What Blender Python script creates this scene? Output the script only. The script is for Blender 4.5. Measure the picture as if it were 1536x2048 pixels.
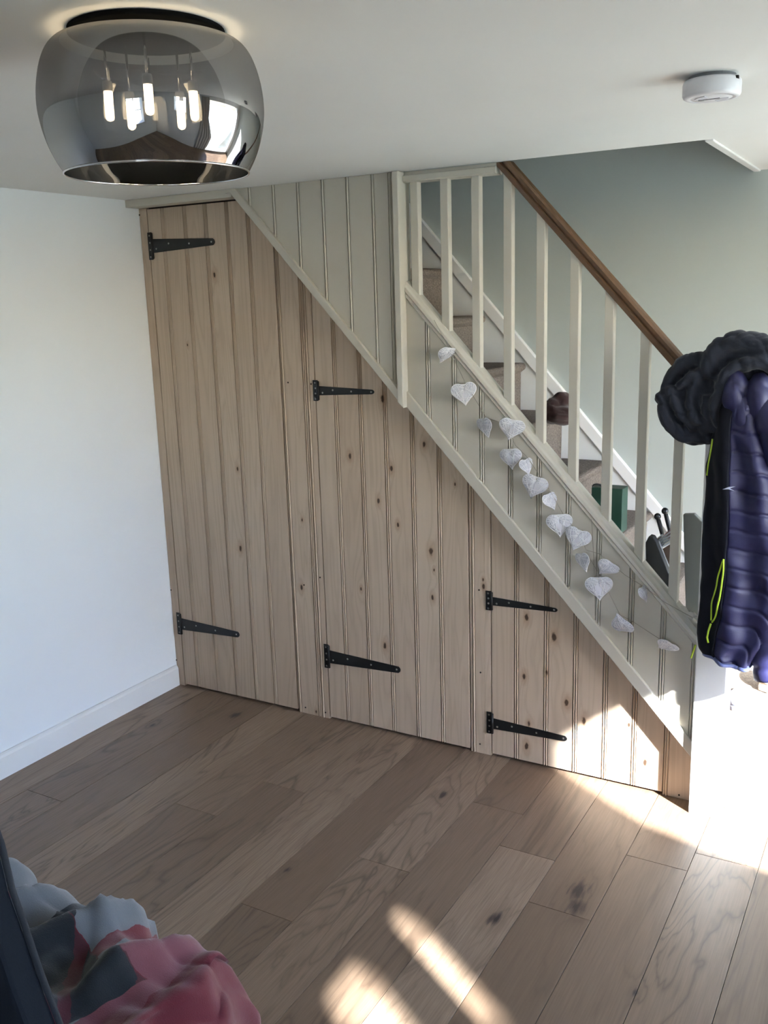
import bpy, bmesh, math, random
from mathutils import Vector, Matrix, noise
random.seed(7)
scene = bpy.context.scene
for o in list(bpy.data.objects): bpy.data.objects.remove(o)
C = scene.collection
# ------------------------------------------------------------------ camera
CAM = Vector((3.11133, -3.26924, 1.84020)); FPX = 1876.46
RV = Vector((0.8683665, 0.49504012, -0.02957867)); UV = Vector((-0.08413978, 0.20584634, 0.9749604)); FV = Vector((-0.48873317, 0.84413421, -0.22040263))
cd = bpy.data.cameras.new('camera'); cam = bpy.data.objects.new('camera', cd); C.objects.link(cam)
cd.sensor_fit = 'VERTICAL'; cd.sensor_height = 36; cd.lens = FPX / 2048 * 36; cd.clip_start = .02
cam.matrix_world = Matrix(((RV.x, UV.x, -FV.x, CAM.x), (RV.y, UV.y, -FV.y, CAM.y), (RV.z, UV.z, -FV.z, CAM.z), (0, 0, 0, 1)))
scene.camera = cam
def ray(px, py): return RV * ((px - 768) / FPX) - UV * ((py - 1024) / FPX) + FV
def atY(px, py, y):
    d = ray(px, py); return CAM + d * ((y - CAM.y) / d.y)
def atZ(px, py, z):
    d = ray(px, py); return CAM + d * ((z - CAM.z) / d.z)
# ------------------------------------------------------------------ light
SUN = Vector((-1.6, 1.0, -1.15)).normalized()
w = bpy.data.worlds.new('sky'); scene.world = w; w.use_nodes = True
nt = w.node_tree; nt.nodes.clear()
sky = nt.nodes.new('ShaderNodeTexSky'); sky.sky_type = 'NISHITA'; sky.sun_disc = False
sky.sun_elevation = math.asin(-SUN.z); sky.sun_rotation = math.atan2(-SUN.x, -SUN.y)
bg = nt.nodes.new('ShaderNodeBackground'); bg.inputs[1].default_value = 2.4
wo = nt.nodes.new('ShaderNodeOutputWorld'); tn = nt.nodes.new('ShaderNodeMix'); tn.data_type = 'RGBA'; tn.blend_type = 'MULTIPLY'; tn.inputs[0].default_value = 1; tn.inputs[7].default_value = (.86, .96, 1.22, 1)
nt.links.new(sky.outputs[0], tn.inputs[6]); nt.links.new(tn.outputs[2], bg.inputs[0]); nt.links.new(bg.outputs[0], wo.inputs[0])
sl = bpy.data.lights.new('sun', 'SUN'); sl.energy = 280; sl.angle = math.radians(1.4); sl.color = (.93, .97, 1.0)
so = bpy.data.objects.new('sun', sl); C.objects.link(so); so.rotation_euler = SUN.to_track_quat('-Z', 'Y').to_euler()
so.location = (9, -6, 6)
scene.view_settings.view_transform = 'Standard'; scene.view_settings.look = 'None'
scene.view_settings.gamma = 1; scene.view_settings.use_curve_mapping = False
scene.view_settings.exposure = -0.53
cy = scene.cycles
cy.use_denoising = True; cy.max_bounces = 7; cy.diffuse_bounces = 4; cy.glossy_bounces = 3; cy.use_adaptive_sampling = True; cy.adaptive_min_samples = 20; cy.adaptive_threshold = .3; cy.transparent_max_bounces = 12; cy.sample_clamp_indirect = 8
cy.caustics_reflective = False
try: cy.use_fast_gi = False
except Exception: pass
def portal(name, loc, rot, sx, sy):
    l = bpy.data.lights.new(name, 'AREA'); l.shape = 'RECTANGLE'; l.size = sx; l.size_y = sy; l.cycles.is_portal = True
    o = bpy.data.objects.new(name, l); C.objects.link(o); o.location = loc; o.rotation_euler = rot
XR, YF, H, W = 4.5, -4.6, 2.3, 0.9
WA = (-1.715, 0.60, 0.10, 2.124)       # right wall, large window  y0 y1 z0 z1
WB = (-3.284, -2.695, 1.56, 2.075)      # right wall, small high window
WC = (2.75, 3.60, 0.95, 1.95)          # wall behind the camera, x0 x1 z0 z1
portal('window_portal', (XR - .01, (WA[0] + WA[1]) / 2, (WA[2] + WA[3]) / 2), (0, math.radians(90), 0), WA[3] - WA[2], WA[1] - WA[0])
portal('window_portal', (XR - .01, (WB[0] + WB[1]) / 2, (WB[2] + WB[3]) / 2), (0, math.radians(90), 0), WB[3] - WB[2], WB[1] - WB[0])
portal('window_portal', ((WC[0] + WC[1]) / 2, YF + .01, (WC[2] + WC[3]) / 2), (math.radians(90), 0, 0), WC[1] - WC[0], WC[3] - WC[2])

# ------------------------------------------------------------------ materials
class NT:
    def __init__(s, name):
        s.m = bpy.data.materials.new(name); s.m.use_nodes = True; s.t = s.m.node_tree; s.b = s.t.nodes['Principled BSDF']
        s.out = s.t.nodes['Material Output']
    def n(s, kind, **kw):
        nd = s.t.nodes.new('ShaderNode' + kind)
        for k, v in kw.items(): setattr(nd, k, v)
        return nd
    def l(s, a, b): s.t.links.new(a, b)
    def math(s, op, a, b=None, c=None):
        nd = s.n('Math', operation=op)
        for i, v in enumerate((a, b, c)):
            if v is None: continue
            if isinstance(v, (int, float)): nd.inputs[i].default_value = v
            else: s.l(v, nd.inputs[i])
        return nd.outputs[0]
    def vm(s, op, a, b):
        nd = s.n('VectorMath', operation=op)
        for i, v in enumerate((a, b)):
            if isinstance(v, (tuple, list)): nd.inputs[i].default_value = v
            else: s.l(v, nd.inputs[i])
        return nd
    def ramp(s, f, stops, interp='LINEAR'):
        r = s.n('ValToRGB'); r.color_ramp.interpolation = interp
        e = r.color_ramp.elements
        while len(e) < len(stops): e.new(.5)
        for el, (p, c) in zip(e, stops): el.position = p; el.color = (*c, 1) if len(c) == 3 else c
        s.l(f, r.inputs[0]); return r.outputs[0]
    def mix(s, f, a, b, mode='MIX'):
        nd = s.n('Mix', data_type='RGBA', blend_type=mode)
        for sock, v in ((nd.inputs[0], f), (nd.inputs[6], a), (nd.inputs[7], b)):
            if isinstance(v, (int, float)): sock.default_value = v
            elif isinstance(v, (tuple, list)): sock.default_value = (*v, 1)
            else: s.l(v, sock)
        return nd.outputs[2]
    def noise(s, vec, scale, detail=3, rough=.5, dist=0):
        nd = s.n('TexNoise'); nd.inputs['Scale'].default_value = scale; nd.inputs['Detail'].default_value = detail
        nd.inputs['Roughness'].default_value = rough; nd.inputs['Distortion'].default_value = dist
        if vec is not None: s.l(vec, nd.inputs['Vector'])
        return nd.outputs[0]
    def bump(s, h, strength=.2, dist=.002):
        b = s.n('Bump'); b.inputs['Strength'].default_value = strength; b.inputs['Distance'].default_value = dist
        s.l(h, b.inputs['Height']); s.l(b.outputs[0], s.b.inputs['Normal'])
    def set(s, col=None, rough=None, **kw):
        if col is not None:
            if isinstance(col, (tuple, list)): s.b.inputs['Base Color'].default_value = (*col, 1)
            else: s.l(col, s.b.inputs['Base Color'])
        if rough is not None:
            if isinstance(rough, (int, float)): s.b.inputs['Roughness'].default_value = rough
            else: s.l(rough, s.b.inputs['Roughness'])
        for k, v in kw.items(): s.b.inputs[k].default_value = v
        return s.m
def pos(s): return s.n('NewGeometry').outputs['Position']

def paint(name, col, rough=.55, var=.04, bump=.05):
    s = NT(name); p = pos(s)
    n = s.noise(p, 2.2, 4); c = s.mix(n, tuple(x * (1 - var) for x in col), tuple(min(1, x * (1 + var)) for x in col))
    s.bump(s.noise(p, 180, 2), bump, .001)
    return s.set(c, rough)
M = {}
M['wall'] = paint('wall_paint', (.83, .865, .885), .6)
M['stairwall'] = paint('stair_wall_paint', (.46, .50, .475), .6)
M['ceiling'] = paint('ceiling_paint', (.80, .80, .775), .75)
M['gloss'] = paint('white_gloss_paint', (.82, .82, .80), .3)
M['cream'] = paint('cream_panel_paint', (.58, .54, .455), .38, .03)
M['cream_bright'] = paint('cream_baluster_paint', (.615, .58, .50), .38, .03)
def simple(name, col, rough, metallic=0, **kw):
    s = NT(name); p = pos(s); n = s.noise(p, 40, 3)
    c = s.mix(n, tuple(x * .88 for x in col), tuple(min(1, x * 1.1) for x in col))
    return s.set(c, rough, Metallic=metallic, **kw)
M['iron'] = simple('black_japanned_iron', (.012, .013, .014), .42, .3)
M['screw'] = simple('steel_screw', (.35, .34, .32), .35, .9)
M['darkhole'] = simple('dark_hole', (.02, .015, .01), .9)
M['frame_in'] = simple('dark_backing', (.05, .04, .03), .9)  # dark backing under the planks; behind the cupboard boards it paints gap shade
M['plastic'] = simple('white_plastic', (.80, .79, .82), .35)
M['slot'] = simple('grey_slot', (.18, .18, .19), .5)
M['plate'] = simple('gap_shadow_black', (.010, .010, .010), .95, 0, **{'Specular IOR Level': 0})  # black without specular, stands for the shadowed gap between glass and ceiling
M['chrome'] = simple('chrome', (.7, .7, .7), .08, 1)

def pine(name, knots):
    s = NT(name); p = pos(s); oi = s.n('ObjectInfo').outputs['Random']
    off = s.n('CombineXYZ'); s.l(s.math('MULTIPLY', oi, 13.7), off.inputs[0]); s.l(s.math('MULTIPLY', oi, 31.0), off.inputs[2])
    pp = s.vm('ADD', p, off.outputs[0]).outputs[0]
    warp = s.noise(p, 55, 2)
    best = None
    for (kx, kz, r) in knots:
        d = s.vm('MULTIPLY', s.vm('SUBTRACT', p, (kx, 0, kz)).outputs[0], (1, 0, .5)).outputs[0]
        ln = s.n('VectorMath', operation='LENGTH'); s.l(d, ln.inputs[0])
        dd = s.math('DIVIDE', ln.outputs['Value'], r)
        best = dd if best is None else s.math('MINIMUM', best, dd)
    kd = s.math('ADD', best, s.math('MULTIPLY', s.math('SUBTRACT', warp, .5), 1.0)) if best else None
    # grain: stretched along the board, bending round each knot
    st = s.vm('MULTIPLY', pp, (1, 1, .07)).outputs[0]
    big = s.noise(st, 7, 3, .5, .6)
    ph = s.math('MULTIPLY', big, 13.0)
    if best:
        bend = s.math('POWER', 2.718, s.math('MULTIPLY', best, -.45)); ph = s.math('ADD', ph, s.math('MULTIPLY', bend, 2.2))
    ring = s.math('ABSOLUTE', s.math('SUBTRACT', s.math('FRACT', ph), .5))
    ring = s.math('POWER', s.math('MULTIPLY', ring, 2.0), 2.2)
    fine = s.noise(s.vm('MULTIPLY', pp, (1, 1, .025)).outputs[0], 240, 2)
    base = s.mix(oi, (.54, .41, .30), (.61, .48, .36))
    c = s.mix(s.math('MULTIPLY', ring, .40), base, (.33, .235, .155))
    c = s.mix(s.math('MULTIPLY', fine, .30), c, (.43, .33, .225))
    blotch = s.noise(st, 3.0, 3); c = s.mix(s.math('MULTIPLY', blotch, .28), c, (.64, .545, .43))
    if best:
        halo = s.ramp(kd, [(0, (1, 1, 1)), (.5, (.4, .4, .4)), (1, (0, 0, 0))])
        hm = s.ramp(s.math('DIVIDE', kd, 3.2), [(0, (.7, .7, .7)), (1, (0, 0, 0))])
        c = s.mix(hm, c, (.33, .19, .10)); core = s.ramp(kd, [(.55, (1, 1, 1)), (1.0, (0, 0, 0))])
        c = s.mix(core, c, (.06, .032, .017))
    s.bump(fine, .12, .001)
    return s.set(c, .6)
def kn(lst): return [(atY(x, y, 0).x, atY(x, y, 0).z, r * .68) for x, y, r in lst]
M['pine1'] = pine('limed_pine', kn([(429, 550, .010), (475, 938, .009), (481, 1097, .012), (375, 690, .005)]))
M['pine2'] = pine('knotty_pine', kn([(700, 912, .011), (783, 937, .011), (757, 1002, .010), (796, 1050, .009), (862, 1103, .014), (865, 1195, .010), (765, 797, .013), (848, 889, .011), (722, 1178, .007), (770, 1292, .012), (868, 1140, .006), (910, 968, .006)]))
M['pine3'] = pine('knotty_pine_low', kn([(1053, 1235, .013), (1108, 1274, .016), (1048, 1353, .011), (1093, 1345, .009), (1133, 1406, .013), (1168, 1442, .013), (1053, 1493, .013), (1058, 1448, .010), (1258, 1450, .009), (1290, 1525, .013)]))
M['pine_f'] = pine('pine_filler', kn([(603, 1175, .011), (604, 1040, .007), (632, 1424, .008), (967, 1173, .010), (966, 1160, .006)]))

def oak():
    s = NT('oak_floor'); p = pos(s); oi = s.n('ObjectInfo').outputs['Random']
    off = s.n('CombineXYZ'); s.l(s.math('MULTIPLY', oi, 17.3), off.inputs[0]); s.l(s.math('MULTIPLY', oi, 41.0), off.inputs[1])
    pp = s.vm('ADD', p, off.outputs[0]).outputs[0]
    st = s.vm('MULTIPLY', pp, (1, .16, 1)).outputs[0]
    kl = []
    for (x, y, r) in [(990, 1838, .022), (1158, 1782, .035), (1150, 1812, .03), (470, 1431, .022), (50, 1755, .02), (885, 1590, .016), (575, 1740, .012), (305, 1450, .014), (1270, 1985, .010)]:
        q = atZ(x, y, 0); kl.append((q.x, q.y, r))
    best = None
    for kx, ky, r in kl:
        d = s.vm('MULTIPLY', s.vm('SUBTRACT', p, (kx, ky, 0)).outputs[0], (1, .55, 0)).outputs[0]
        ln = s.n('VectorMath', operation='LENGTH'); s.l(d, ln.inputs[0]); dd = s.math('DIVIDE', ln.outputs['Value'], r)
        best = dd if best is None else s.math('MINIMUM', best, dd)
    warp = s.noise(st, 60, 4, .6); kd = s.math('ADD', best, s.math('MULTIPLY', s.math('SUBTRACT', warp, .5), 2.4))
    big = s.noise(st, 4.2, 4, .5, .9)
    ph = s.math('ADD', s.math('MULTIPLY', big, 11.0), s.math('MULTIPLY', s.math('POWER', 2.718, s.math('MULTIPLY', best, -.35)), 2.0))
    ring = s.math('ABSOLUTE', s.math('SUBTRACT', s.math('FRACT', ph), .5)); ring = s.math('POWER', s.math('MULTIPLY', ring, 2), 4.0)
    rm = s.math('MULTIPLY', ring, s.ramp(s.noise(st, 2.6, 2), [(.34, (0, 0, 0)), (.56, (1, 1, 1))]))
    fine = s.noise(s.vm('MULTIPLY', pp, (1, .03, 1)).outputs[0], 190, 3, .6)
    base = s.ramp(oi, [(0, (.170, .116, .078)), (.4, (.215, .149, .101)), (.7, (.265, .187, .128)), (1, (.32, .230, .160))])
    c = s.mix(s.math('MULTIPLY', rm, .8), base, (.08, .053, .036))
    c = s.mix(s.math('MULTIPLY', s.ramp(fine, [(.35, (0, 0, 0)), (.7, (1, 1, 1))]), .5), c, (.125, .082, .053))
    bl = s.noise(st, 2.0, 3); c = s.mix(s.ramp(bl, [(.45, (0, 0, 0)), (.75, (.45, .45, .45))]), c, (.15, .095, .06))
    c = s.mix(s.ramp(s.math('DIVIDE', kd, 3.0), [(0, (.6, .6, .6)), (1, (0, 0, 0))]), c, (.12, .08, .055))
    c = s.mix(s.ramp(kd, [(.25, (1, 1, 1)), (1, (0, 0, 0))]), c, (.030, .021, .020))
    s.bump(fine, .10, .001)
    return s.set(c, s.ramp(fine, [(.3, (.34, .34, .34)), (.7, (.46, .46, .46))]))
M['oak'] = oak()
def wood_simple(name, a, b, axis, rough=.4):
    s = NT(name); p = pos(s); st = s.vm('MULTIPLY', p, axis).outputs[0]
    n = s.noise(st, 90, 3, .6); c = s.mix(n, a, b); s.bump(n, .1, .001); return s.set(c, rough)
M['rail'] = wood_simple('handrail_oak', (.085, .045, .022), (.18, .10, .05), (.35, 1, .3), .42)
def carpet():
    s = NT('taupe_carpet'); p = pos(s); n = s.noise(p, 130, 4, .75); n2 = s.noise(p, 14, 2)
    c = s.ramp(n, [(.3, (.10, .078, .062)), (.5, (.25, .205, .17)), (.72, (.40, .34, .29))]); c = s.mix(s.math('MULTIPLY', n2, .3), c, (.18, .145, .12))
    s.bump(n, 1.0, .012); return s.set(c, .95)
M['carpet'] = carpet()
def stringmat():
    s = NT('scuffed_white_paint'); p = pos(s); v = s.n('TexVoronoi'); v.inputs['Scale'].default_value = 9; s.l(p, v.inputs['Vector'])
    m = s.ramp(v.outputs['Distance'], [(.06, (1, 1, 1)), (.10, (0, 0, 0))]); g = s.ramp(s.noise(p, 3.1, 2), [(.52, (0, 0, 0)), (.56, (1, 1, 1))])
    c = s.mix(s.math('MULTIPLY', m, g), (.74, .76, .75), (.03, .025, .02)); return s.set(c, .5)
M['scuffed'] = stringmat()
def fabric(name, a, b, scale=300, rough=.9, bump=.3, sheen=.2):
    s = NT(name); p = pos(s); n = s.noise(p, scale, 3, .6); n2 = s.noise(p, 12, 3)
    c = s.mix(n, a, b); c = s.mix(s.math('MULTIPLY', n2, .3), c, a); s.bump(n, bump, .002)
    m = s.set(c, rough)
    s.b.inputs['Sheen Weight'].default_value = sheen; s.b.inputs['Specular IOR Level'].default_value = .2 if rough > .7 else .5; return m
M['navy_shell'] = fabric('blue_quilted_nylon', (.008, .008, .044), (.016, .015, .072), 220, .55, .15, .02)
M['navy_dark'] = fabric('black_navy_fleece', (.004, .005, .010), (.008, .009, .015), 300, .9, .3, .02)
M['hem'] = fabric('blue_binding', (.06, .08, .2), (.09, .11, .26), 300, .5)
M['fleece'] = fabric('charcoal_fleece', (.014, .017, .026), (.028, .032, .046), 260, .95, .4, .12)
M['fleece_seam'] = fabric('grey_seam', (.08, .085, .09), (.12, .12, .125), 260, .9)
M['lime'] = fabric('lime_zip', (.42, .62, .03), (.55, .75, .06), 500, .5, .2, 0)
M['logo'] = simple('pale_logo', (.6, .62, .75), .5)
M['sofa'] = fabric('navy_upholstery', (.006, .009, .014), (.010, .014, .022), 350, .9, .3, .0)
M['piping'] = fabric('grey_piping', (.022, .026, .032), (.03, .034, .042), 300, .8, .3, 0)
M['heartw'] = simple('white_rattan', (.90, .90, .94), .6)
M['heartb'] = simple('pale_heart_core', (.64, .64, .69), .8)
M['twine'] = simple('grey_twine', (.34, .31, .25), .8)
M['greenbox'] = simple('dark_green_card', (.006, .036, .022), .5)
M['brown'] = fabric('dark_brown_cloth', (.030, .014, .013), (.055, .026, .022), 200)
M['black'] = simple('matt_black', (.012, .012, .014), .55)
M['blackshine'] = simple('black_plastic', (.010, .010, .012), .18)
M['alu'] = simple('ribbed_aluminium', (.55, .57, .60), .35, .8)
M['brownslat'] = simple('brown_slat', (.10, .065, .045), .6)
M['greygreen'] = paint('grey_green_board', (.15, .155, .14), .5)
M['slipper'] = fabric('grey_slipper', (.16, .17, .22), (.24, .25, .31), 200)
M['card2'] = simple('pale_paper', (.66, .62, .56), .8)
M['card'] = simple('pale_card', (.62, .50, .38), .8)
M['ground_grey'] = simple('bounce_ground_grey', (.14, .155, .14), .9)
def glass():
    s = NT('window_glass'); t = s.n('BsdfTransparent'); g = s.n('BsdfGlossy'); g.inputs['Roughness'].default_value = .01
    f = s.n('Fresnel'); f.inputs[0].default_value = 1.45; mx = s.n('MixShader'); s.l(s.math('MULTIPLY', f.outputs[0], .8), mx.inputs[0])
    s.l(t.outputs[0], mx.inputs[1]); s.l(g.outputs[0], mx.inputs[2]); s.l(mx.outputs[0], s.out.inputs[0]); return s.m
M['glass'] = glass()
def smoke():
    s = NT('smoked_mirror_glass'); tc = s.n('TexCoord'); sp = s.n('SeparateXYZ'); s.l(tc.outputs['Object'], sp.inputs[0])
    z = sp.outputs[2]   # object z: 0 at the ceiling, -.235 at the rim
    mir = s.n('MapRange'); s.l(z, mir.inputs[0]); mir.inputs[1].default_value = -.02; mir.inputs[2].default_value = -.20
    mir.inputs[3].default_value = .14; mir.inputs[4].default_value = .80
    trc = s.ramp(s.math('MULTIPLY', z, -4.2), [(.0, (.30, .30, .285)), (.45, (.22, .22, .215)), (1, (.10, .10, .10))])
    t = s.n('BsdfTransparent'); s.l(trc, t.inputs[0]); g = s.n('BsdfGlossy'); g.inputs['Color'].default_value = (.47, .46, .455, 1); g.inputs['Roughness'].default_value = .02
    lw = s.n('LayerWeight'); lw.inputs[0].default_value = .35
    f = s.math('MAXIMUM', mir.outputs[0], s.math('MULTIPLY', lw.outputs['Fresnel'], .75))
    mx = s.n('MixShader'); s.l(f, mx.inputs[0]); s.l(t.outputs[0], mx.inputs[1]); s.l(g.outputs[0], mx.inputs[2]); s.l(mx.outputs[0], s.out.inputs[0]); return s.m
M['smoke'] = smoke()
def emis(name, col, st):
    s = NT(name); s.set(col, .4); s.b.inputs['Emission Color'].default_value = (*col, 1); s.b.inputs['Emission Strength'].default_value = st; return s.m
M['led'] = emis('led_capsule', (1, .80, .52), 70)

# ------------------------------------------------------------------ helpers
def tag(o, label=None, cat=None, group=None, kind=None):
    if label: o['label'] = label
    if cat: o['category'] = cat
    if group: o['group'] = group
    if kind: o['kind'] = kind
    return o
def empty(name, loc=(0, 0, 0)):
    o = bpy.data.objects.new(name, None); o.empty_display_size = .05; C.objects.link(o); o.location = loc; return o
def world(o):
    m = o.matrix_basis.copy()
    return m if o.parent is None else world(o.parent) @ o.matrix_parent_inverse @ m
def link(name, me, mat, parent=None, smooth=False):
    o = bpy.data.objects.new(name, me); C.objects.link(o)
    if mat is not None: me.materials.append(M[mat])
    if parent is not None:
        o.parent = parent
        o.matrix_parent_inverse = world(parent).inverted()
    if smooth:
        for p in me.polygons: p.use_smooth = True
    return o
def mesh(name, vs, fs, mat, parent=None, smooth=False):
    me = bpy.data.meshes.new(name); me.from_pydata([tuple(v) for v in vs], [], fs)
    bm = bmesh.new(); bm.from_mesh(me); bmesh.ops.recalc_face_normals(bm, faces=bm.faces); bm.to_mesh(me); bm.free()
    return link(name, me, mat, parent, smooth)
class MB:
    def __init__(s): s.v = []; s.f = []
    def add(s, vs, fs):
        k = len(s.v); s.v += [Vector(v) for v in vs]; s.f += [tuple(i + k for i in f) for f in fs]; return s
    def box(s, a, b):
        (x0, y0, z0), (x1, y1, z1) = a, b
        return s.add([(x0, y0, z0), (x1, y0, z0), (x1, y1, z0), (x0, y1, z0), (x0, y0, z1), (x1, y0, z1), (x1, y1, z1), (x0, y1, z1)],
                     [(0, 3, 2, 1), (4, 5, 6, 7), (0, 1, 5, 4), (1, 2, 6, 5), (2, 3, 7, 6), (3, 0, 4, 7)])
    def prism(s, poly, y0, y1, ax='y'):     # polygon (a,b) swept along the third axis
        n = len(poly)
        if ax == 'y': P = [(a, y0, b) for a, b in poly] + [(a, y1, b) for a, b in poly]
        elif ax == 'z': P = [(a, b, y0) for a, b in poly] + [(a, b, y1) for a, b in poly]
        else: P = [(y0, a, b) for a, b in poly] + [(y1, a, b) for a, b in poly]
        return s.add(P, [tuple(range(n)), tuple(range(2 * n - 1, n - 1, -1))] + [(i, (i + 1) % n, n + (i + 1) % n, n + i) for i in range(n)])
    def tube(s, pts, r, n=8, cap=True):
        pts = [Vector(p) for p in pts]; R = r if isinstance(r, (list, tuple)) else [r] * len(pts); rings = []
        up = Vector((.13, .31, .94)); vs = []; fs = []
        for i, p in enumerate(pts):
            t = (pts[min(i + 1, len(pts) - 1)] - pts[max(i - 1, 0)]).normalized()
            a = t.cross(up)
            if a.length < .05: a = t.cross(Vector((1, 0, 0)))
            a.normalize(); b = t.cross(a)
            for k in range(n):
                an = 2 * math.pi * k / n; vs.append(p + (a * math.cos(an) + b * math.sin(an)) * R[i])
        for i in range(len(pts) - 1):
            for k in range(n): fs.append((i * n + k, i * n + (k + 1) % n, (i + 1) * n + (k + 1) % n, (i + 1) * n + k))
        if cap: fs += [tuple(range(n)), tuple(range(len(vs) - 1, len(vs) - n - 1, -1))]
        return s.add(vs, fs)
    def lathe(s, prof, c=(0, 0, 0), n=32, cap0=False, cap1=False):
        vs = []; fs = []; c = Vector(c)
        for r, z in prof:
            for k in range(n): a = 2 * math.pi * k / n; vs.append(c + Vector((r * math.cos(a), r * math.sin(a), z)))
        for i in range(len(prof) - 1):
            for k in range(n): fs.append((i * n + k, i * n + (k + 1) % n, (i + 1) * n + (k + 1) % n, (i + 1) * n + k))
        if cap0: fs.append(tuple(range(n)))
        if cap1: fs.append(tuple(range(len(vs) - n, len(vs))))
        return s.add(vs, fs)
    def ball(s, c, r, n=12, m=8):
        r = r if isinstance(r, (tuple, list)) else (r, r, r); c = Vector(c); vs = []; fs = []
        for i in range(m + 1):
            th = math.pi * i / m
            for k in range(n):
                a = 2 * math.pi * k / n; vs.append(c + Vector((r[0] * math.sin(th) * math.cos(a), r[1] * math.sin(th) * math.sin(a), r[2] * math.cos(th))))
        for i in range(m):
            for k in range(n): fs.append((i * n + k, i * n + (k + 1) % n, (i + 1) * n + (k + 1) % n, (i + 1) * n + k))
        return s.add(vs, fs)
    def build(s, name, mat, parent=None, smooth=False, bevel=0, weld=False):
        me = bpy.data.meshes.new(name); me.from_pydata([tuple(v) for v in s.v], [], s.f)
        bm = bmesh.new(); bm.from_mesh(me)
        if weld: bmesh.ops.remove_doubles(bm, verts=bm.verts, dist=1e-5)
        bmesh.ops.recalc_face_normals(bm, faces=bm.faces); bm.to_mesh(me); bm.free()
        o = link(name, me, mat, parent, smooth)
        if bevel:
            m = o.modifiers.new('bevel', 'BEVEL'); m.width = bevel; m.segments = 2; m.limit_method = 'ANGLE'
        return o

# ------------------------------------------------------------------ setting
def D(x): return 1.443 - 1.088 * (x - 1.358)          # lower edge of the sloping trim
def RB(x): return 1.427 - 1.09 * (x - 1.756)          # lower face edge of the base rail
def RT(x): return 1.486 - 1.09 * (x - 1.756)

fl = MB().box((-.1, YF - .1, -.10), (XR + .1, W + .1, -.016)).build('floor', 'frame_in'); tag(fl, 'wide oak plank floor running towards the staircase', 'floor', kind='structure')
joints = {.975: [-.595], .175: [-1.07], 1.575: [-.865], 1.975: [-.585], 2.175: [-.83], 2.375: [-.445], 1.775: [-.365], .375: [.05 - 1.95], 1.175: [-1.62], 1.375: [-1.25]}
k = -1
while True:
    x0 = .975 + .2 * (k - 4); k += 1
    if x0 > XR: break
    x1 = min(x0 + .2, XR); x0c = max(x0, 0.0)
    if x1 <= 0.01: continue
    base = joints.get(round(x0, 3), [random.uniform(-1.9, 0)])[0]
    ys = [base + 1.9 * i for i in range(-4, 4)]
    ys = [YF] + [y for y in ys if YF + .15 < y < W - .1] + [W]
    for a, b in zip(ys, ys[1:]):
        g = .0008
        MB().box((x0c + g, a + g, -.016), (x1 - g, b - g, 0)).build('floor_plank', 'oak', fl, bevel=.0009)

# ceiling with the stairwell opening
MB_ = MB()
CY = -.045
MB_.box((-.1, YF - .1, H), (XR + .1, CY, H + .22)); MB_.box((2.475, CY, H), (XR + .1, W + .1, H + .22))
tag(MB_.build('ceiling', 'ceiling'), 'smooth off-white ceiling over the room', 'ceiling', kind='structure')
tag(MB().box((-.1, -.06, 4.5), (2.6, W + .1, 4.6)).build('ceiling_stairwell', 'stairwall'), 'ceiling high above the stairwell', 'ceiling', kind='structure')
tag(MB().box((-.12, YF - .1, 0), (0, W + .1, 4.5)).build('wall_left', 'wall'), 'plain pale wall at the left', 'wall', kind='structure')
tag(MB().box((0, W, 0), (XR + .1, W + .12, 4.5)).build('wall_back', 'stairwall'), 'pale green-grey wall behind the staircase', 'wall', kind='structure')
up = MB().box((0, CY - .08, H + .22), (2.555, CY, 4.5)); up.box((2.475, CY, H + .22), (2.555, W, 4.5))
M['dimwall'] = paint('unlit_landing_shade', (.20, .21, .20), .7)  # colour darkened to stand for the unlit landing upstairs
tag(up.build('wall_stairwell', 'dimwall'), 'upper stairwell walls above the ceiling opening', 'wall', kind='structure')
tag(MB().box((2.448, CY, H - .006), (2.475, W, H + .05)).build('trim_1', 'gloss', bevel=.003), 'white edge trim along end of stairwell opening', 'trim', kind='structure')
# skirting on the left wall
sk = MB().prism([(0, 0), (.016, 0), (.016, .088), (.012, .098), (.006, .104), (0, .105)], YF, -.004, 'y')
tag(sk.build('baseboard_left', 'gloss'), 'white skirting board along the left wall', 'skirting', kind='structure')
def wall_with(name, plane, span, holes, label):
    m = MB(); a0, a1 = span; hs = sorted(holes); cur = a0
    def bx(u0, u1, z0, z1):
        if u1 - u0 < 1e-4 or z1 - z0 < 1e-4: return
        if plane == 'x': m.box((XR, u0, z0), (XR + .22, u1, z1))
        else: m.box((u0, YF - .22, z0), (u1, YF, z1))
    for (u0, u1, z0, z1) in hs:
        bx(cur, u0, 0, H); bx(u0, u1, 0, z0); bx(u0, u1, z1, H); cur = u1
    bx(cur, a1, 0, H)
    return tag(m.build(name, 'wall'), label, 'wall', kind='structure')
wall_with('wall_right', 'x', (YF - .2, W + .1), [WA, WB], 'window wall at the right, out of view')
wall_with('wall_front', 'y', (0, XR), [WC], 'window wall behind the viewer')
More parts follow.
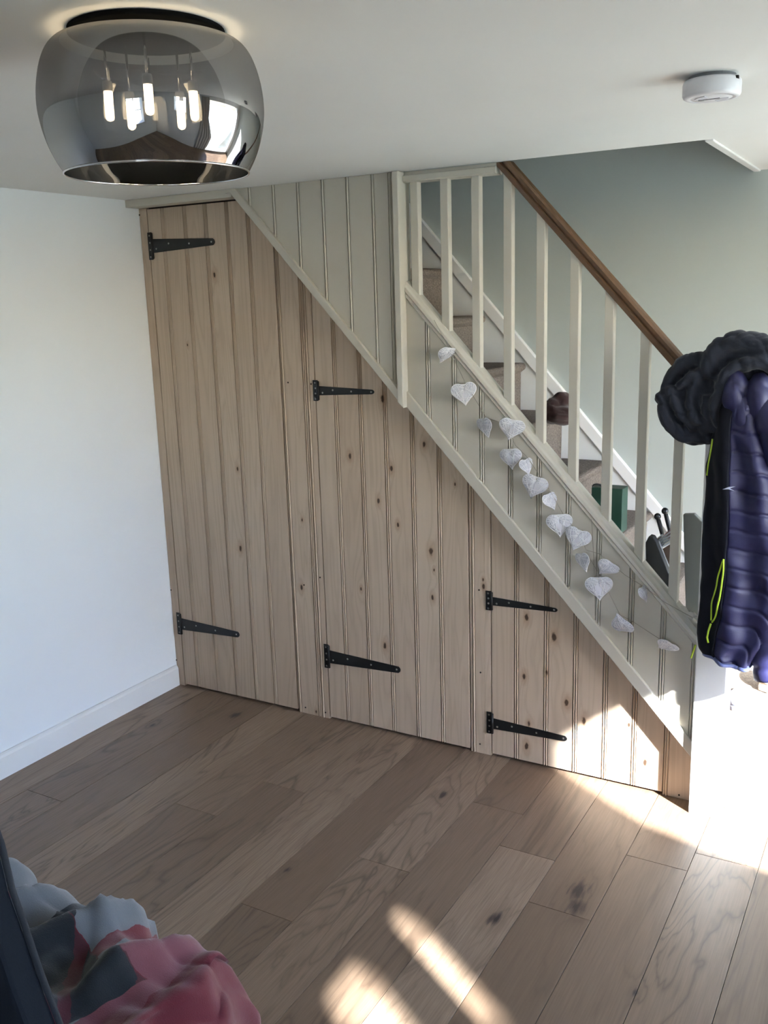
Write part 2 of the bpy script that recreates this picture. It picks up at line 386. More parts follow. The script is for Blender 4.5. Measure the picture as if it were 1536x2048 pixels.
def window(name, plane, hole, bars_u, bars_z, label, fw=.045, bw=.028):
    u0, u1, z0, z1 = hole
    root = empty(name, (XR + .1, (u0 + u1) / 2, z0) if plane == 'x' else ((u0 + u1) / 2, YF - .1, z0)); tag(root, label, 'window', kind='structure')
    def bx(m, a0, a1, b0, b1, d0, d1):
        if plane == 'x': m.box((XR + d0, a0, b0), (XR + d1, a1, b1))
        else: m.box((a0, YF - d1, b0), (a1, YF - d0, b1))
    m = MB(); e = .06     # the frame stands outside the reveal so the clear opening is the hole itself
    bx(m, u0 - e, u0, z0 - e, z1 + e, .22, .27); bx(m, u1, u1 + e, z0 - e, z1 + e, .22, .27); bx(m, u0, u1, z0 - e, z0, .22, .27); bx(m, u0, u1, z1, z1 + e, .22, .27)
    m.build('window_frame', 'gloss', root)
    for a, b in bars_u:
        m = MB(); bx(m, a, b, z0, z1, .20, .26); m.build('glazing_bar', 'gloss', root)
    for a, b in bars_z:
        m = MB(); bx(m, u0, u1, a, b, .21, .25); m.build('glazing_bar', 'gloss', root)
    m = MB(); bx(m, u0, u1, z0, z1, .235, .239); m.build('pane', 'glass', root)
    m = MB(); bx(m, u0 - .03, u1 + .03, z0 - .025, z0 - .001, -.04, .0); m.build('window_sill', 'gloss', root)
# sun passes the reveal obliquely: openings are stated at the inner wall face
window('window_1', 'x', WA, [], [], 'large clear window in the right wall')
def sun_blocker():  # unseen cloth added at the jamb, its slanted edge trims the sun patch
    vs = []; fs = []; ny, nz = 40, 30
    for j in range(nz + 1):
        z = .04 + 2.18 * j / nz
        e = -1.56 if z > 1.56 else -1.56 + (1.56 - z) * .52
        e = min(e, -1.15) if z > .75 else -1.15 - (.75 - z) * .1
        for i in range(ny + 1):
            u = i / ny; y = -1.95 + (e + 1.95) * u; vs.append((XR - .055 + .022 * math.sin(u * 34 + .6 * math.sin(z * 3)), y, z))
    for j in range(nz):
        for i in range(ny): a = j * (ny + 1) + i; fs.append((a, a + 1, a + ny + 2, a + ny + 1))
    o = mesh('sun_blocker', vs, fs, 'sun_blocker', bpy.data.objects['window_1'], True)
    m = o.modifiers.new('thick', 'SOLIDIFY'); m.thickness = .004
M['sun_blocker'] = simple('blocker_cloth', (.45, .44, .42), .9)
sun_blocker()
window('window_2', 'x', WB, [], [], 'small high window in the right wall')
window('window_3', 'y', WC, [(3.16, 3.20)], [(1.43, 1.46)], 'wide barred window behind the viewer')
tag(MB().box((XR + .195, -3.085, WB[2]), (XR + .218, -2.884, WB[3])).build('trim_2', 'gloss'), 'broad white mullion of the small high window', 'trim', kind='structure')
tag(MB().box((-30, -40, -.4), (40, 30, -.35)).build('ground_outside', 'ground_grey'), 'lawn outside the house', 'ground', kind='structure')  # unseen ground added to bounce sunlight indoors, greyed to keep the bounce neutral

# ------------------------------------------------------------------ boards
BEAD2 = [(-.0195, 0), (-.0186, .0078), (-.0166, .0078), (-.0156, .0010), (-.0130, -.0022), (-.0104, .0010), (-.0096, .0078), (-.0076, .0078), (-.0068, .0010), (-.0044, -.0022), (-.0020, .0010), (-.0012, .0085), (0, .0085)]
BEAD1 = [(-.0130, 0), (-.0122, .0060), (-.0104, .0060), (-.0090, .0000), (-.0055, -.0035), (-.0022, .0000), (-.0014, .0060), (0, .0060)]
FLAT = [(-.0012, 0), (0, .0012)]
def board(x0, x1, zb, zt, yf, prof, mat, parent, name='board', th=.018, left=.0012):
    pts = [(x0, yf + left), (x0 + left, yf)] + [(x1 + dx, yf + dy) for dx, dy in prof]
    pts = [(x, y) for x, y in pts if x0 <= x <= x1]
    back = [(x1, yf + th), (x0, yf + th)]; loop = pts + back
    zbf = zb if callable(zb) else (lambda x: zb); ztf = zt if callable(zt) else (lambda x: zt)
    n = len(loop)
    vs = [(x, y, zbf(x)) for x, y in loop] + [(x, y, max(ztf(x), zbf(x) + .001)) for x, y in loop]
    return mesh(name, vs, [tuple(range(n)), tuple(range(2 * n - 1, n - 1, -1))] + [(i, (i + 1) % n, n + (i + 1) % n, n + i) for i in range(n)], mat, parent)
def dtop(x): return min(2.262, D(x) + .012)
def htop(x): return min(2.268, D(x) + .02)

# cupboard front: fixed pine pieces on an added light-blocking sheet, coloured as gap shade
uw = MB().prism([(0, 0), (2.5, 0), (2.5, .22), (.58, 2.3), (0, 2.3)], .026, .040).build('wall_understair', 'frame_in')
tag(uw, 'fixed pine strips of the cupboard front under the stairs', 'wall', kind='structure')
for x0, x1, pr, mt in [(.001, .046, FLAT, 'pine_f'), (.734, .750, BEAD1, 'pine_f'), (.750, .862, BEAD2, 'pine_f'), (.862, .877, BEAD1, 'pine_f'), (.877, .903, FLAT, 'pine_f'),
                   (1.603, 1.624, BEAD1, 'pine_f'), (1.624, 1.667, FLAT, 'pine_f'), (1.667, 1.693, FLAT, 'pine_f'), (2.388, 2.405, BEAD1, 'pine_f'), (2.405, 2.499, FLAT, 'pine_f')]:
    board(x0, x1, .0005, htop, .001, pr, mt, uw, 'pine_strip')
for (px, py) in [(279, 430), (295, 655), (608, 1170), (576, 765), (622, 768), (611, 1415), (651, 1425), (958, 1180), (961, 1345), (960, 1488), (342, 1180), (353, 1320), (640, 1155), (1358, 1590)]:
    q = atY(px, py, .0005); MB().lathe([(.0035, -.0006), (.0035, .0006)], (0, 0, 0), 8, True, True)
    m = MB().lathe([(.0036, -.0008), (.0036, .0008)], (0, 0, 0), 8, True, True); m.v = [Vector((v.x + q.x, v.z + .0004, v.y + q.z)) for v in m.v]
    m.build('nail_hole', 'darkhole', uw)

def cupboard_door(xs, mat, label, loc, hinges):
    root = empty('cupboard_door', loc); tag(root, label, 'door', 'boarded cupboard doors under the stairs')
    for i, (a, b) in enumerate(zip(xs, xs[1:])):
        board(a + .0004, b - .0004, .012, dtop, 0.0, BEAD2 if i < len(xs) - 2 else FLAT, mat, root, 'board')
    for (x, z, L, hh, hb) in hinges:      # hinge line x, strap centre z, strap length, plate height, strap base height
        y = -.0005
        h = MB().box((x - .026, y - .004, z - hh / 2), (x - .002, y, z + hh / 2)).build('hinge', 'iron', root, bevel=.0012); h['label'] = 'black iron tee hinge'
        MB().tube([(x, y - .005, z - hh / 2 + .004), (x, y - .005, z + hh / 2 - .004)], .0055, 10).build('knuckle', 'iron', h, True)
        t = hb * .24
        pl = [(x + .004, z - hb / 2), (x + L - .010, z - t), (x + L - .003, z - t * .6), (x + L, z), (x + L - .003, z + t * .6), (x + L - .010, z + t), (x + .004, z + hb / 2)]
        MB().prism(pl, y - .0045, y - .0003).build('strap', 'iron', h, bevel=.001)
        sp = [(x - .014, z + hh * .38), (x - .013, z + hh * .12), (x - .013, z - hh * .14), (x - .014, z - hh * .40), (x + .022, z - hb * .22), (x + L * .27, z + hb * .10), (x + L * .60, z), (x + L * .95, z)]
        for sx, sz in sp:
            m = MB().lathe([(.0042, 0), (.0036, .0010), (.0015, .0014)], (0, 0, 0), 10, False, True); m.v = [Vector((sx + v.x, y - .0046 - v.z, sz + v.y)) for v in m.v]
            m.build('screw', 'screw', h)
    return root
cupboard_door([.050, .147, .273, .389, .505, .615, .728], 'pine1', 'tallest boarded pine cupboard door, beside the white wall', (.389, 0, .012), [(.070, 2.105, .355, .118, .060), (.056, .326, .360, .112, .058)])
cupboard_door([.907, 1.014, 1.133, 1.248, 1.368, 1.485, 1.598], 'pine2', 'middle boarded pine cupboard door with knots and a sloping top', (1.25, 0, .012), [(.922, 1.480, .270, .086, .038), (.916, .302, .362, .112, .060)])
cupboard_door([1.697, 1.812, 1.935, 2.053, 2.170, 2.283, 2.385], 'pine3', 'smallest boarded pine cupboard door under the lowest stairs, partly sunlit', (2.04, 0, .012), [(1.699, .668, .272, .080, .034), (1.700, .146, .316, .094, .046)])

# painted boarding of the stair side (below the balusters) and of the boxed-in upper part
ss = MB().prism([(1.36, D(1.36) + .03), (2.5, D(2.5) + .03), (2.5, RB(2.5) + .02), (1.36, RB(1.36) + .02)], -.034, -.004).build('wall_stair_side', 'cream')
tag(ss, 'cream painted boarding of the stair side below the balusters', 'wall', kind='structure')
xs = [1.36, 1.470, 1.580, 1.692, 1.807, 1.920, 2.033, 2.150, 2.273, 2.388, 2.4995]
for a, b in zip(xs, xs[1:]):
    board(a + .0003, b - .0003, lambda x: D(x) + .034, lambda x: RB(x) + .012, -.050, BEAD2, 'cream', ss, 'board', .016)
tag(MB().prism([(1.345, D(1.345)), (2.4995, D(2.4995)), (2.4995, D(2.4995) + .064), (1.345, D(1.345) + .064)], -.062, -.0015).build('trim_3', 'cream', bevel=.003), 'cream sloping trim along the foot of the stair side', 'trim', kind='structure')
us = MB().prism([(.62, 2.299), (.62, D(.62) + .02), (1.345, D(1.345) + .02), (1.345, 2.299)], -.052, -.002).build('wall_stair_upper', 'cream')
tag(us, 'cream painted boarding above the tall doors, up to the ceiling', 'wall', kind='structure')
xs = [.60, .682, .800, .918, 1.034, 1.146, 1.258, 1.330]
for a, b in zip(xs, xs[1:]):
    board(a + .0003, b - .0003, lambda x: D(x) + .018, 2.2995, -.070, BEAD1, 'cream', us, 'board', .017)
tag(MB().prism([(.585, D(.585)), (1.345, D(1.345)), (1.345, D(1.345) + .045), (.56, D(.56) + .045), (.56, D(.585))], -.084, -.0015).build('trim_4', 'cream', bevel=.003), 'cream sloping trim under the upper boarding', 'trim', kind='structure')
tag(MB().prism([(1.346, D(1.346) - .003), (1.372, D(1.372) + .002), (1.372, 2.2995), (1.346, 2.2995)], -.092, -.003).build('trim_5', 'cream_bright', bevel=.003), 'upright cream corner post ending the upper boarding', 'trim', kind='structure')
tag(MB().box((.0005, -.080, 2.268), (.590, -.0015, 2.2995)).build('trim_6', 'cream', bevel=.002), 'cream horizontal trim above the tallest door', 'trim', kind='structure')

# ------------------------------------------------------------------ balustrade
bal = empty('balustrade', (1.95, -.02, RT(1.95))); tag(bal, 'cream balusters with a brown wooden handrail up the open staircase', 'balustrade')
def sweep(name, prof, p0, p1, mat, cut0=None, cut1=None, bevel=0, smooth=False):
    """profile (y, n) swept from p0 to p1 (x,z); n is across the slope; cut: ends at ('z', v) or ('x', v)"""
    d = Vector((p1[0] - p0[0], 0, p1[1] - p0[1])).normalized(); nn = Vector((-d.z, 0, d.x))
    if nn.z < 0: nn = -nn
    vs = []
    for cut, p in ((cut0, p0), (cut1, p1)):
        for y, h in prof:
            q = Vector((p[0], 0, p[1])) + nn * h + Vector((0, y, 0))
            if cut:
                if cut[0] == 'z': q += d * ((cut[1] - q.z) / d.z)
                else: q += d * ((cut[1] - q.x) / d.x)
            vs.append(q)
    n = len(prof)
    o = mesh(name, vs, [tuple(range(n)), tuple(range(2 * n - 1, n - 1, -1))] + [(i, (i + 1) % n, n + (i + 1) % n, n + i) for i in range(n)], mat, bal, smooth)
    if bevel: m = o.modifiers.new('bevel', 'BEVEL'); m.width = bevel; m.segments = 2; m.limit_method = 'ANGLE'
    return o
sl_ = -1.09
# handrail: grooved on both sides, rounded top
hp = [(-.042, -.020), (.002, -.020), (.004, -.006), (-.001, -.001), (.006, .006), (.008, .016), (.000, .024), (-.020, .027), (-.040, .024), (-.048, .016), (-.046, .006), (-.039, -.001), (-.044, -.006)]
hc = lambda x: 2.306 - 1.098 * (x - 1.752)
sweep('handrail', hp, (1.752, hc(1.752)), (2.505, hc(2.505)), 'rail', ('z', 2.2985), ('x', 2.505))
# moulded base rail
bp_ = [(-.056, -.036), (-.052, -.040), (.008, -.040), (.012, -.034), (.012, -.008), (.004, .002), (-.020, .004), (-.044, .002), (-.050, -.006), (-.058, -.012), (-.060, -.022), (-.052, -.028)]
sweep('base_rail', bp_, (1.373, RT(1.373)), (2.50, RT(2.50)), 'cream_bright', ('x', 1.373), ('x', 2.4995))
tr = MB().prism([(-.056, 2.266), (-.050, 2.262), (.010, 2.262), (.012, 2.2985), (-.044, 2.2985), (-.046, 2.288), (-.056, 2.284)], 1.373, 1.742, 'x').build('top_rail', 'cream_bright', bal)
for i in range(9):
    x0 = 1.391 + .1245 * i; x1 = x0 + .032
    zt = (lambda x: 2.264) if i < 3 else (lambda x: hc(x) - .026)
    vs = []
    for x, y in ((x0, -.036), (x1, -.036), (x1, -.004), (x0, -.004)): vs.append((x, y, RT(x) - .003))
    for x, y in ((x0, -.036), (x1, -.036), (x1, -.004), (x0, -.004)): vs.append((x, y, zt(x)))
    o = mesh('baluster', vs, [(0, 3, 2, 1), (4, 5, 6, 7), (0, 1, 5, 4), (1, 2, 6, 5), (2, 3, 7, 6), (3, 0, 4, 7)], 'cream_bright', bal)
    m = o.modifiers.new('bevel', 'BEVEL'); m.width = .0025; m.segments = 2
nw = MB().box((2.500, -.085, 0), (2.606, .021, 1.60)).build('newel_post', 'gloss', bal, bevel=.004)
MB().prism([(2.485, 1.60), (2.621, 1.60), (2.621, 1.622), (2.553, 1.66), (2.485, 1.622)], -.10, .036).build('newel_cap', 'gloss', nw, bevel=.004)

# ------------------------------------------------------------------ staircase
st = empty('staircase', (2.0, .45, 0)); tag(st, 'carpeted staircase rising behind the balusters', 'staircase')
RISE, GO = .2195, .202
for kk in range(1, 15):
    xn = 1.495 + (7 - kk) * GO; z = RISE * kk
    if xn < .0: break
    pr = [(xn - GO - .02, z - .02), (xn - GO - .02, z)]
    for a in range(0, 7):
        an = math.pi / 2 - a / 6 * math.pi * .9; pr.append((xn - .018 + .018 * math.cos(an), z - .018 + .018 * math.sin(an)))
    pr += [(xn - .024, z - .045), (xn - .026, z - RISE - .004), (xn - .05, z - RISE - .004), (xn - .05, z - .03)]
    pr = [(max(a, .002), max(b, .0005)) for a, b in pr]
    MB().prism(pr, .026, W - .022, 'y').build('carpet_step', 'carpet', st)
WS = lambda x: 1.577 - 1.115 * (x - 1.532)
xe = 2.74
ws = MB().prism([(0.60, WS(.60) - .02), (xe, WS(xe) - .02), (xe, .0005), (2.45, .0005), (.6, WS(.6) - .5)], W - .020, W - .001).build('wall_string', 'scuffed', st)
MB().prism([(0.60, WS(.60) - .075), (xe, WS(xe) - .075), (xe, WS(xe)), (.6, WS(.6))], W - .030, W - .0005).build('string_moulding', 'gloss', ws, bevel=.004)
MB().box((2.608, .004, .0005), (2.70, .025, RISE + .01)).build('end_string', 'gloss', st, bevel=.003)
MB().box((2.52, .03, .0005), (2.67, W - .03, RISE - .06)).build('step_block', 'gloss', st)
ns = MB().prism([(1.36, RT(1.36) - .08), (2.499, RT(2.499) - .08), (2.499, D(2.499) + .02), (1.36, D(1.36) + .02)], .002, .024).build('outer_string', 'scuffed', st)

# ------------------------------------------------------------------ ceiling lamp
LX, LY = 1.905, -1.945
lamp = empty('ceiling_lamp', (LX, LY, H)); tag(lamp, 'round smoked-glass ceiling lamp with glowing capsule bulbs', 'lamp')
def LP(m): m.v = [v + Vector((LX, LY, H)) for v in m.v]; return m
prof = [(.152, -.020), (.165, -.023), (.179, -.037), (.190, -.060), (.198, -.092), (.2005, -.125), (.197, -.155), (.189, -.185), (.178, -.210), (.166, -.230)]
def smoothprof(p, n=5):
    out = []
    for i in range(len(p) - 1):
        a, b, c, d = p[max(i - 1, 0)], p[i], p[i + 1], p[min(i + 2, len(p) - 1)]
        for t in range(n):
            u = t / n
            out.append(tuple(.5 * (2 * b[j] + (c[j] - a[j]) * u + (2 * a[j] - 5 * b[j] + 4 * c[j] - d[j]) * u * u + (3 * b[j] - a[j] - 3 * c[j] + d[j]) * u ** 3) for j in (0, 1)))
    return out + [p[-1]]
prof = [(r * .957, z) for r, z in prof]
sh = MB().lathe(smoothprof(prof), (0, 0, 0), 96)
me = bpy.data.meshes.new('glass_shade'); me.from_pydata([tuple(v) for v in sh.v], [], sh.f); me.materials.append(M['smoke'])
for p in me.polygons: p.use_smooth = True
shade = bpy.data.objects.new('glass_shade', me); C.objects.link(shade); shade.parent = lamp
LP(MB().tube([(.1590 * math.cos(a), .1590 * math.sin(a), -.231) for a in [2 * math.pi * i / 96 for i in range(97)]], .0018, 6, False)).build('shade_rim', 'chrome', shade, True)
LP(MB().lathe([(.132, 0), (.132, -.006), (.128, -.008), (.0, -.008)], (0, 0, 0), 64)).build('ceiling_plate', 'plate', lamp, True)
for i in range(5):
    a = 2 * math.pi * i / 5 + .35; bx_, by_ = .075 * math.cos(a), .075 * math.sin(a)
    hd = LP(MB().tube([(bx_, by_, -.007), (bx_, by_, -.088)], .0022, 6)).build('bulb_holder', 'chrome', lamp, True)
    LP(MB().tube([(bx_ + .006, by_, -.06), (bx_ + .006, by_, -.088)], .0010, 5)).build('wire', 'chrome', hd)
    LP(MB().lathe([(.0075, -.084), (.0085, -.088), (.0085, -.098), (.0078, -.100)], (bx_, by_, 0), 16, True, True)).build('socket', 'plastic', hd, True)
    LP(MB().lathe([(.0072, -.100), (.0076, -.104), (.0076, -.142), (.006, -.146), (.002, -.148)], (bx_, by_, 0), 16, True, True)).build('bulb', 'led', lamp, True)
# ------------------------------------------------------------------ smoke alarm
AX, AY = 2.648, -.966
al = empty('smoke_alarm', (AX, AY, H)); tag(al, 'round white smoke alarm on the ceiling', 'alarm')
def AP(m): m.v = [v + Vector((AX, AY, H)) for v in m.v]; return m
AP(MB().lathe([(.050, 0), (.050, -.010), (.0, -.010)], (0, 0, 0), 40, True)).build('mounting_base', 'slot', al)
body = AP(MB().lathe([(.0, -.008), (.058, -.008), (.0615, -.012), (.0625, -.018), (.0622, -.038), (.0600, -.043), (.056, -.0455), (.046, -.0460), (.045, -.0450), (.043, -.0460), (0, -.0468)], (0, 0, 0), 48)).build('alarm_body', 'plastic', al, True)
for (a0, a1, r0, r1) in [(.2, 1.4, .020, .036), (3.4, 4.5, .018, .036)]:
    n = 10; pv = [(r0 * math.cos(a0 + (a1 - a0) * i / n), r0 * math.sin(a0 + (a1 - a0) * i / n)) for i in range(n + 1)] + [(r1 * math.cos(a1 - (a1 - a0) * i / n), r1 * math.sin(a1 - (a1 - a0) * i / n)) for i in range(n + 1)]
    AP(MB().prism(pv, -.0474, -.0460, 'z')).build('sound_grille', 'heartb', body)
AP(MB().box((-.022, -.002, -.0478), (.018, .003, -.0466))).build('slot', 'slot', body)
AP(MB().lathe([(.007, -.0462), (.006, -.0480), (.0, -.0480)], (-.022, .001, 0), 14)).build('test_button', 'slot', body)
AP(MB().box((.054, -.028, -.016), (.0600, -.018, -.010))).build('latch', 'darkhole', body)

# ------------------------------------------------------------------ garland of hearts
gar = empty('heart_garland', tuple(atY(1069, 900, -.07))); tag(gar, 'garland of small white woven hearts hanging along the stair side', 'garland')
def hxy(t): return (.0625 * (math.sin(t) ** 3), .0625 * (.8125 * math.cos(t) - .3125 * math.cos(2 * t) - .125 * math.cos(3 * t) - .0625 * math.cos(4 * t)))
def heart_mesh(seed):
    rnd = random.Random(seed); m = MB(); n = 40
    out = [hxy(2 * math.pi * i / n) for i in range(n)]
    cx, cz = 0, -.005
    def surf(x, z, side):    # puffed pillow height
        best = 1.0
        a = math.atan2(x - cx, z - cz); # distance ratio to the outline along this direction
        lo = 1e-6
        rr = math.hypot(x - cx, z - cz)
        R = min(((math.atan2(ox - cx, oz - cz) - a + math.pi) % (2 * math.pi) - math.pi) ** 2 * 100 + 0 * 1 for ox, oz in out)
        k = min(range(n), key=lambda i: abs((math.atan2(out[i][0] - cx, out[i][1] - cz) - a + math.pi) % (2 * math.pi) - math.pi))
        Ro = math.hypot(out[k][0] - cx, out[k][1] - cz); q = min(rr / max(Ro, .004), 1)
        return side * .013 * math.sqrt(max(0, 1 - q * q))
    vs = [(cx, -.0125, cz)]; fs = []; rings = 4
    for r in range(1, rings + 1):
        q = r / rings
        for x, z in out: vs.append((cx + (x - cx) * q, -.0125 * math.sqrt(max(0, 1 - q * q)), cz + (z - cz) * q))
    for i in range(n): fs.append((0, 1 + i, 1 + (i + 1) % n))
    for r in range(rings - 1):
        for i in range(n): a = 1 + r * n; fs.append((a + i, a + (i + 1) % n, a + n + (i + 1) % n, a + n + i))
    nv = len(vs); vs2 = [(x, -y, z) for x, y, z in vs]; m.add(vs, fs); m.add(vs2, [tuple(reversed(f)) for f in fs])
    core = m
    s = MB(); s.tube([(x * 1.02, 0, z * 1.02) for x, z in out + [out[0]]], .0022, 5, False)
    for j in range(40):
        i0 = rnd.randrange(n); i1 = (i0 + rnd.randint(5, 14)) % n; pts = []
        for t in range(7):
            u = t / 6; x = out[i0][0] * (1 - u) + out[i1][0] * u; z = out[i0][1] * (1 - u) + out[i1][1] * u
            pts.append((x, surf(x, z, -1) - .0012, z))
        s.tube(pts, .0014, 4, False); s.tube([(x, -y, z) for x, y, z in pts], .0014, 4, False)
    a = bpy.data.meshes.new('heart'); a.from_pydata([tuple(v) for v in s.v], [], s.f); a.materials.append(M['heartw'])
    b = bpy.data.meshes.new('heart_core'); b.from_pydata([tuple(v) for v in core.v], [], core.f); b.materials.append(M['heartb'])
    for me in (a, b):
        bm = bmesh.new(); bm.from_mesh(me); bmesh.ops.recalc_face_normals(bm, faces=bm.faces); bm.to_mesh(me); bm.free()
        for p in me.polygons: p.use_smooth = True
    return a, b
HM = [heart_mesh(i) for i in range(4)]
hearts = [(892, 708, .58, 40, 65, 20), (928, 785, .66, 10, 20, -8), (970, 853, .60, 15, -55, -12), (1023, 856, .66, 20, 10, 14), (1022, 915, .60, 5, -20, -6), (1053, 931, .46, 0, 60, -15), (1069, 971, .68, 5, -10, 16), (1101, 1001, .50, 0, 62, -25),
          (1119, 1048, .66, 0, 5, -4), (1155, 1076, .66, 0, -8, 18), (1166, 1122, .56, 0, -60, -20), (1214, 1135, .58, 25, 15, 40), (1198, 1174, .68, 0, 0, -5), (1287, 1186, .46, 10, 80, -25), (1243, 1248, .64, -35, 5, 170), (1333, 1291, .58, 55, 20, 40)]
yg = -.078
cents = []
inv = Matrix.Translation(-gar.location)
for i, (px, py, sc, rx, rz, ry) in enumerate(hearts):
    q = atY(px, py, yg); cents.append(q)
    a, b = HM[i % 4]
    mtx = Matrix.Translation(q - gar.location) @ Matrix.Rotation(math.radians(ry), 4, 'Y') @ Matrix.Rotation(math.radians(rz * .8 + 15), 4, 'Z') @ Matrix.Rotation(math.radians(rx * .6), 4, 'X') @ Matrix.Scale(sc * 1.12, 4)
    o = bpy.data.objects.new('heart', a); C.objects.link(o); o.parent = gar; o.matrix_local = mtx
    c = bpy.data.objects.new('heart_core', b); C.objects.link(c); c.parent = o
tw = [atY(x, y, -.066) for x, y in [(868, 640), (895, 690), (930, 765), (972, 835), (1015, 850), (1030, 890), (1055, 915), (1085, 960), (1105, 990), (1130, 1035), (1160, 1068), (1172, 1100), (1200, 1108), (1225, 1130), (1250, 1150), (1290, 1175), (1330, 1205), (1385, 1235)]]
MB().tube(tw, .0011, 5).build('twine', 'twine', gar)
MB().tube([atY(x, y, -.066) for x, y in [(1183, 1038), (1186, 1090), (1189, 1150), (1190, 1232)]], .0011, 5).build('twine', 'twine', gar)
MB().tube([atY(x, y, -.066) for x, y in [(1172, 1104), (1205, 1160), (1240, 1230), (1265, 1243), (1330, 1285)]], .0009, 5).build('twine', 'twine', gar)

# ------------------------------------------------------------------ things on the stairs
gb = empty('box_file', tuple(atY(1200, 1060, .5))); tag(gb, 'dark green card box standing on the stair carpet', 'box')
zt5 = RISE * 4
MB().box((1.955, .44, zt5 + .0005), (2.085, .52, zt5 + .185)).build('box_body', 'greenbox', gb, bevel=.003)
MB().tube([(1.98 + .02 * math.cos(a), .438, zt5 + .187 + .012 * math.sin(a)) for a in [math.pi * i / 8 for i in range(9)]], .0035, 6).build('box_handle', 'black', gb, True)
def cloth_blob(name, balls, mat, parent, voxel=.012, disp=.02, scale=.12, seed=0, smooth_it=6, fine=0, lam=0):
    m = MB()
    for c, r in balls: m.ball(c, r, 16, 10)
    o = m.build(name, mat, parent, True)
    rm = o.modifiers.new('remesh', 'REMESH'); rm.mode = 'VOXEL'; rm.voxel_size = voxel; rm.use_smooth_shade = True
    sm = o.modifiers.new('smooth', 'SMOOTH'); sm.factor = .5; sm.iterations = smooth_it
    dg = bpy.context.evaluated_depsgraph_get(); ev = o.evaluated_get(dg); me = bpy.data.meshes.new_from_object(ev)
    o.modifiers.clear(); o.data = me; me.materials.clear(); me.materials.append(M[mat])
    nn = [v.normal.copy() for v in me.vertices]
    for v, nv in zip(me.vertices, nn):
        p = Vector(v.co) / scale + Vector((seed * 7.1, seed * 3.3, seed))
        wv = noise.noise_vector(p * .6) * .9
        if lam:
            c0 = Vector(v.co); w2 = noise.noise_vector(c0 / (lam * 2.6) + Vector((seed, 3.1, 0)))
            t = abs(math.sin(math.pi * ((c0.x * .75 + c0.z * .9 - c0.y * .3) / lam + 1.7 * w2.x)))
            t2 = abs(math.sin(math.pi * ((c0.z * 1.1 - c0.x * .5) / (lam * 1.4) + 1.5 * w2.y)))
            v.co = v.co + nv * disp * (.65 * t ** .55 + .45 * t2 ** .6 - .6); continue
        t = noise.fractal(Vector((p.x + .8 * p.z + wv.x, p.y + wv.y, p.z * .5 - .4 * p.x + wv.z)), .9, 2.0, 2)
        rdg = min(1, abs(t) * 2.0) ** .7
        f2 = noise.noise(Vector((p.x * 2.6 + wv.y * 2, p.y * 2.6, p.z * 1.6 + p.x + wv.x * 2)))
        v.co = v.co + nv * (disp * (rdg - .5) + fine * (1 - min(1, abs(f2) * 3.0)))
    for p in me.polygons: p.use_smooth = True
    return o
zb = RISE * 6
q = atY(1117, 872, .42)
bc = cloth_blob('brown_cloth', [((q.x - .03, .42, zb + .05), (.06, .08, .05)), ((q.x + .02, .40, zb + .035), (.055, .07, .035)), ((q.x, .46, zb + .09), (.035, .05, .04))], 'brown', None, .009, .012, .06, 2)
tag(bc, 'crumpled dark brown cloth lying on the stairs', 'cloth')
zmin = min(v.co.z for v in bc.data.vertices)
for v in bc.data.vertices: v.co.z += zb + .001 - zmin
# folded step stool leaning on the lower stairs
fs_ = empty('step_stool', (2.28, .30, RISE * 3)); tag(fs_, 'folded black and aluminium step stool leaning behind the lowest balusters', 'stool')
def P(px, py, y): return atY(px, py, y)
def slab(name, pts, y0, y1, mat, par, bev=.003):
    return MB().prism([(atY(px, py, y0).x, atY(px, py, y0).z) for px, py in pts], y0, y1).build(name, mat, par, bevel=bev)
slab('side_panel', [(1291, 1085), (1298, 1072), (1306, 1074), (1312, 1084), (1338, 1150), (1338, 1215), (1292, 1150)], .10, .135, 'black', fs_)
slab('tread_plate', [(1308, 1082), (1322, 1070), (1324, 1074), (1345, 1055), (1360, 1055), (1360, 1078), (1318, 1098)], .15, .17, 'alu', fs_, .001)
for k_ in range(4):
    a = P(1310 + 2.5 * k_, 1083 + 4 * k_, .147); b = P(1347 + 4 * k_, 1056 + 4.5 * k_, .147)
    MB().tube([a, b], .0022, 6).build('tread_rib', 'chrome', fs_)
slab('side_rail', [(1312, 1085), (1318, 1083), (1348, 1160), (1348, 1180)], .138, .149, 'alu', fs_, .001)
slab('slat', [(1322, 1100), (1352, 1082), (1352, 1170), (1345, 1160)], .16, .17, 'brownslat', fs_, .001)
for (px, py, bx2, by2) in [(1315, 1033, 1328, 1080), (1330, 1022, 1342, 1070)]:
    a = P(px, py, .19); b = P(bx2, by2, .19)
    kb = MB().tube([a, b], .008, 10).build('stool_leg', 'black', fs_, True)
    MB().ball(a, .013, 14, 10).build('foot_cap', 'blackshine', kb, True)
bd = slab('painted_board', [(1366, 1029), (1388, 1028), (1412, 1051), (1418, 1240), (1372, 1243)], .06, .085, 'greygreen', None); tag(bd, 'grey-green painted board with a sloping top behind the last baluster', 'board')
q = atY(1372, 1222, -.02)
pp_ = cloth_blob('crumpled_paper', [((q.x - .015, -.02, q.z), (.022, .020, .014)), ((q.x + .015, -.025, q.z - .012), (.024, .018, .013))], 'card2', None, .004, .008, .03, 3, 3)
tag(pp_, 'scrap of crumpled pale paper on the base rail against the newel', 'paper')
